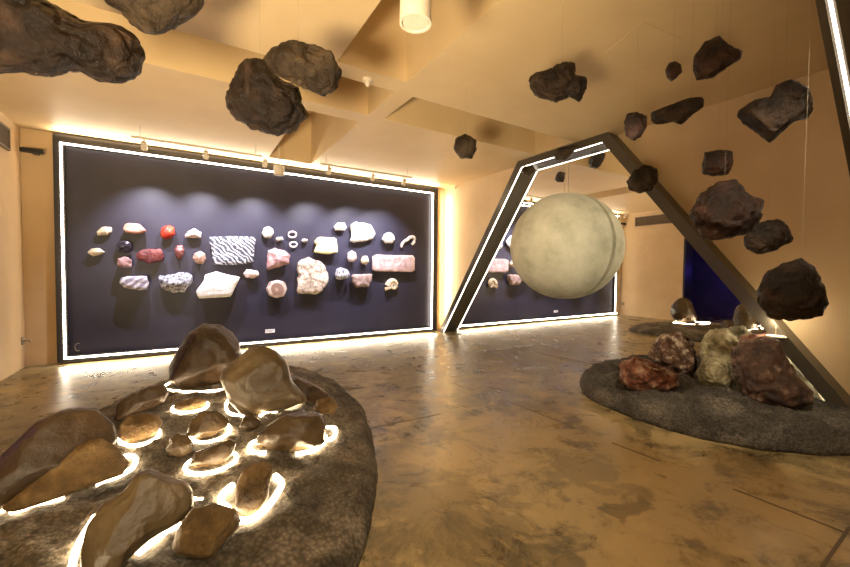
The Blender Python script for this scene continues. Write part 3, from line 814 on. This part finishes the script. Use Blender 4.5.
M_gravel2 = gravel_material('dark_grey_rock_render', (.05,.044,.037), (.125,.112,.094), (.25,.225,.19))

# left island
OUT1 = [(-4.54,-5.85), (-4.22,-5.1), (-3.97,-4.1), (-4.0,-3.2), (-4.22,-2.45), (-4.9,-2.2), (-5.6,-2.25), (-6.1,-2.6), (-6.35,-3.3),
        (-6.75,-4.2), (-7.0,-5.0), (-7.0,-5.9), (-6.6,-6.6), (-5.9,-6.95), (-5.35,-6.85), (-4.87,-6.35)]
cx1, cy1, rad1, H1 = island_fn(OUT1, .30, .12, 2.0, .45)
isl1 = thing('boulder_island', 'low grey gravel island carrying the glowing boulders', 'rock island', (cx1, cy1, 0))
obj('mound', island_mesh(cx1, cy1, rad1, H1), M_gravel, isl1, None, True)

M_b1 = rockmat('bronze_boulder', [(.035,.023,.011), (.070,.046,.022), (.16,.11,.06)], 2.6, .27, .35, 6, pos=(.32,.5,.70))
M_b2 = rockmat('tan_boulder', [(.042,.029,.014), (.082,.058,.030), (.20,.15,.09)], 2.2, .30, .3, 6, pos=(.30,.5,.72))
M_b3 = rockmat('ochre_boulder', [(.08,.046,.014), (.155,.092,.030), (.28,.185,.075)], 9, .55, .9, 22, pos=(.34,.5,.70))
M_b4 = rockmat('dark_brown_boulder', [(.022,.013,.007), (.05,.031,.016), (.12,.075,.04)], 2.6, .28, .45, 7, pos=(.32,.5,.70))

G2 = 'rocks piled on the right island'
def boulder(label, pts, mat, seed, H, thick=.8, rough=.05, back=.55, xplane=None, sub=4, facets=8, group='boulders on the left island', ridge=True, z0=.15, name='boulder', embed=0, **k):
    vb = max(p[1] for p in pts); ub = [p for p in pts if p[1] == vb][0][0]
    ubm = (min(p[0] for p in pts)+max(p[0] for p in pts))/2
    P = hit((ub+ubm)/2, vb-2, H, z0); d0 = (P-CAM).dot(F)
    w = (max(p[0] for p in pts)-min(p[0] for p in pts)); h = vb-min(p[1] for p in pts)
    T = .5*math.sqrt(w*h)*d0/FPX*thick
    depth = d0 + T*back
    if xplane is not None:
        depth = (on(ubm, (vb+min(p[1] for p in pts))/2, 0, xplane)-CAM).dot(F)
    cr = 1.6 if group == G2 else .3
    if group == G2: sub = 5; rough *= 1.25
    else: sub = max(sub, 4)+1; facets += 1
    bm, c, T = rock_bm(pts, depth, thick, seed, rough, facets, sub, ridge, crag=cr, round_=.8, grow=1.05 if group != G2 else 1.03, **k)
    if xplane is not None or c.x > -.9:
        for v in bm.verts: v.co.x = min(v.co.x, -.012)
    zs = H(c.x, c.y) if H(c.x, c.y) > 0 else P.z
    o = obj(name, bm, mat, None, (c.x, c.y, zs), True)
    tag(o, label, 'boulder', group)
    return o
def led(ptsuv, H, closed, parent, r=.017, z0=.15):
    r *= .66
    ps = [hit(u, v, H, z0)+Vector((0, 0, r*.75)) for u, v in ptsuv]
    ps = smooth_path(ps, 4, closed)
    for p in ps: p.z = max(p.z, H(p.x, p.y)+r*.6)
    o = obj('led_ring', tube(ps, r, 8, closed), M_led_ring, parent, None, True)
    o['label'] = 'glowing warm light tube around a boulder foot'
    return o
def ell(cu, cv, a, b_, rot=0, a0=0, a1=360, n=16):
    out = []; full = (a1-a0) >= 360
    m_ = n if full else n+1
    for i in range(m_):
        t_ = math.radians(a0+(a1-a0)*i/n); x, y = a*math.cos(t_), b_*math.sin(t_); c_, s_ = math.cos(math.radians(rot)), math.sin(math.radians(rot))
        out.append((cu+x*c_-y*s_, cv+x*s_+y*c_))
    return out
zl = lambda *p: zoomr(0, 330, 2.391, p)       # lower left close-up
zm = lambda *p: zoomr(140, 310, 3.333, p)
zn = lambda *p: zoomr(100, 380, 4.725, p)
boulder('tall dark brown boulder at the back of the left island', zm((100,235),(102,190),(130,125),(165,80),(215,48),(265,50),(305,75),(325,110),(335,150),(320,190),(275,240),(215,262),(150,262)), M_b4, 21, H1, .8, .05)
boulder('big pale brown peaked boulder right of the tall dark one', zm((273,230),(285,200),(320,170),(375,125),(400,122),(450,140),(485,175),(500,230),(545,290),(540,305),(470,330),(390,352),(340,345),(300,300)), M_b2, 22, H1, .75, .05)
boulder('wide low brown boulder at the right edge of the lit group', zm((385,450),(395,410),(430,385),(480,350),(540,330),(600,345),(618,380),(618,440),(590,462),(520,475),(430,472)), M_b1, 23, H1, .85, .05)
boulder('small flat boulder in front of the tall dark one', zn((340,130),(365,105),(420,90),(470,80),(505,95),(500,125),(460,150),(390,155)), M_b3, 24, H1, .8, .06, sub=3)
boulder('squat ochre boulder at the far left of the small ones', zn((90,270),(95,215),(130,170),(200,160),(270,165),(290,200),(270,245),(210,290),(130,302)), M_b3, 25, H1, .8, .05)
boulder('small wedge boulder in the middle, above the next wedge', zn((410,255),(430,190),(480,150),(560,150),(605,190),(600,230),(540,268),(465,285)), M_b1, 26, H1, .8, .05)
boulder('small wedge boulder in the middle with a full glowing loop', zn((428,400),(450,345),(520,315),(610,285),(640,300),(632,345),(600,385),(520,415),(450,425)), M_b1, 27, H1, .8, .05)
boulder('small unlit rounded stone left of the two wedge boulders', zn((310,330),(330,275),(370,250),(415,265),(440,300),(430,345),(390,372),(330,362)), M_b1, 28, H1, .8, .06, sub=3)
boulder('big dark boulder at the left edge behind the golden slab', zl((-90,420),(-40,350),(20,290),(90,220),(160,190),(230,190),(265,225),(275,265),(240,300),(150,360),(60,400),(0,430),(-60,440)), M_b4, 29, H1, .8, .04)
boulder('golden brown slab leaning on the big dark boulder at the left edge', zl((5,425),(60,380),(130,310),(180,268),(240,262),(280,285),(305,320),(290,345),(220,370),(140,400),(40,432)), M_b3, 30, H1, .6, .03)
boulder('very large smooth brown boulder in the bottom left foreground', zoomr(60,440,4.4625,((110,470),(130,380),(200,290),(290,230),(340,160),(400,130),(470,150),(560,190),(585,240),(585,300),(520,370),(400,440),(300,530),(250,600),(150,640),(105,600))), M_b2, 31, H1, .75, .04, sub=5)
boulder('upright brown boulder inside a wide bright ring at the front', zoomr(200,440,4.25,((150,200),(175,130),(215,95),(270,85),(310,125),(300,180),(290,240),(250,300),(200,320),(155,290))), M_b3, 32, H1, .8, .04)
boulder('flat orange brown block without light, nearest the bottom edge', zl((412,520),(430,470),(460,425),(510,415),(560,430),(578,455),(570,475),(510,540),(490,546),(420,535)), M_b3, 33, H1, .7, .02, ridge=False)
boulder('small rust brown stone at the back right rim of the island', zm((580,330),(590,300),(640,290),(658,320),(645,350),(600,352)), M_b3, 34, H1, .9, .05, sub=3)
boulder('low dark stone behind the wide low boulder', zm((495,235),(520,220),(580,250),(625,280),(635,305),(590,320),(540,310),(510,280)), M_b4, 35, H1, .9, .06, sub=3)
boulder('dark small stone between the peaked boulder and the wide low one', zm((330,390),(345,360),(375,345),(400,370),(390,400),(350,408)), M_b4, 36, H1, .8, .06, sub=3)
boulder('rough dark stone at the back left rim of the island', zn((60,190),(90,110),(150,60),(230,30),(300,25),(330,60),(310,100),(250,130),(150,160),(90,200)), M_b4, 37, H1, .7, .09)
# light tubes round the feet
led(ell(203, 386, 39, 6.5, -3), H1, True, isl1)
led(zm((310,290),(290,310),(288,335),(305,350),(345,356)), H1, False, isl1)
led(zm((400,356),(470,335),(545,308),(552,296),(540,285)), H1, False, isl1)
led(zm((395,440),(372,448),(366,466),(385,482),(420,480)), H1, False, isl1, .02)
led(zm((520,485),(580,472),(612,445),(618,425)), H1, False, isl1, .02)
led(zm((622,395),(650,398),(648,425),(625,440)), H1, False, isl1, .02)
led(ell(190, 408, 18, 5.2, -8), H1, True, isl1)
led(ell(139.5, 437.5, 20.5, 8.5, -12), H1, True, isl1)
led(ell(210.5, 434, 20, 8.5, -14), H1, True, isl1)
led(ell(211, 464, 26.5, 9.5, -14), H1, True, isl1)
led(zl((270,330),(300,305),(322,308),(322,325),(300,345),(230,375)), H1, False, isl1, .02)
led(zl((25,440),(80,425),(152,404)), H1, False, isl1, .02)
led(zl((-60,445),(-20,440),(12,434)), H1, False, isl1, .018)
led(zoomr(60,440,4.4625,((155,350),(125,400),(100,440),(80,480),(62,530),(50,600))), H1, False, isl1, .02)
led(zoomr(60,440,4.4625,((345,515),(400,475),(470,420),(535,385))), H1, False, isl1, .022)
led(zoomr(200,440,4.25,((140,200),(95,240),(92,275),(120,300),(150,345),(220,345),(290,290),(340,215),(345,185),(320,160))), H1, False, isl1, .024)
led(zl((455,405),(470,408),(485,408)), H1, False, isl1, .014)

# right island against the mirror
OUT2 = [(-.02,-4.62), (-.7,-4.68), (-1.22,-4.95), (-1.55,-5.4), (-1.68,-6.0), (-1.63,-6.5), (-1.38,-6.95), (-.95,-7.3), (-.5,-7.5), (-.02,-7.55)]
cx2, cy2, rad2, H2 = island_fn(OUT2, .30, .17, 7.0, .4, 0, 1.7)
isl2 = tag(obj('rock_island', island_mesh(cx2, cy2, rad2, H2, 2.2, 110, 380), M_gravel2, None, (cx2, cy2, 0), True), 'low dark grey rough island against the mirror at the right', 'rock island')
M_r1 = rockmat('red_brown_rock', [(.05,.018,.010), (.22,.075,.04), (.60,.45,.32)], 7, .45, 1, 12, pos=(.36,.52,.68), distort=.4)
M_r2 = rockmat('veined_rock', [(.04,.020,.011), (.18,.09,.05), (.80,.70,.55)], 7, .45, 1, 12, pos=(.38,.50,.63), distort=.5)
M_r3 = rockmat('pale_green_rock', [(.12,.095,.05), (.38,.34,.20), (.68,.62,.44)], 6, .6, 1, 10, pos=(.34,.5,.68))
M_r4 = rockmat('dark_rusty_rock', [(.025,.014,.010), (.085,.042,.026), (.36,.24,.17)], 6, .42, 1, 10, pos=(.36,.53,.70), distort=.4)
G2 = 'rocks piled on the right island'
zr = lambda *p: zoomr(570, 290, 3.036, p)
boulder('low reddish rock at the front left of the right pile', zr((147,255),(152,225),(195,200),(240,215),(290,240),(325,262),(330,290),(300,312),(240,315),(180,300),(152,285)), M_r1, 41, H2, .9, .09, group=G2)
boulder('brown and white veined rock behind the low reddish one', zr((242,200),(252,165),(280,135),(320,125),(360,145),(390,185),(392,225),(375,260),(330,262),(290,240),(255,215)), M_r2, 42, H2, .9, .09, group=G2, z0=.2)
boulder('big dark rusty rock, largest of the right pile', zr((485,240),(490,190),(520,160),(575,140),(640,150),(655,200),(690,260),(735,310),(742,350),(700,366),(620,362),(550,335),(510,290)), M_r4, 43, H2, .7, .07, group=G2)
boulder('pale greenish rough rock in the middle of the right pile', zr((385,250),(400,205),(440,200),(490,215),(505,270),(480,300),(430,300),(392,280)), M_r3, 44, H2, .8, .1, group=G2, xplane=-.62)
boulder('pale cracked rock standing against the mirror behind the others', zr((395,190),(400,150),(430,120),(480,115),(515,150),(520,200),(515,260),(440,262),(405,230)), M_r3, 45, H2, .55, .1, group=G2, xplane=-.28)
boulder('small rusty rock at the back right of the pile', zr((515,200),(512,160),(520,142),(560,134),(610,138),(640,170),(640,260),(560,270),(520,240)), M_r1, 46, H2, .45, .08, sub=3, group=G2, xplane=-.26)
boulder('pale flat rock wedged between the big rusty rock and the mirror', zr((655,190),(680,180),(715,225),(760,290),(790,325),(780,345),(700,345),(670,290)), M_r3, 47, H2, .35, .07, group=G2, xplane=-.16)
c = on(776, 336, 0, -.26)
t = thing('small_spotlight', 'tiny round lamp plate with a thin pin on top of the right rock pile', 'spotlight', c)
obj('plate', lathe(c, (0,0,1), [(.085, -.012), (.09, 0), (.08, .004)], 24), M_white, t)
obj('diffuser', lathe(c, (0,0,1), [(.074, .0035), (.07, .008)], 24), emit('lamp_diffuser', (1, .85, .6), 1.6), t)
obj('pin', tube([c+Vector((-.01,0,.0)), c+Vector((-.01,0,.11))], .005, 8), M_wire, t)
light('POINT', 'pile_lamp', c+Vector((-.02, 0, .16)), 4, (1, .82, .55), None, .03)
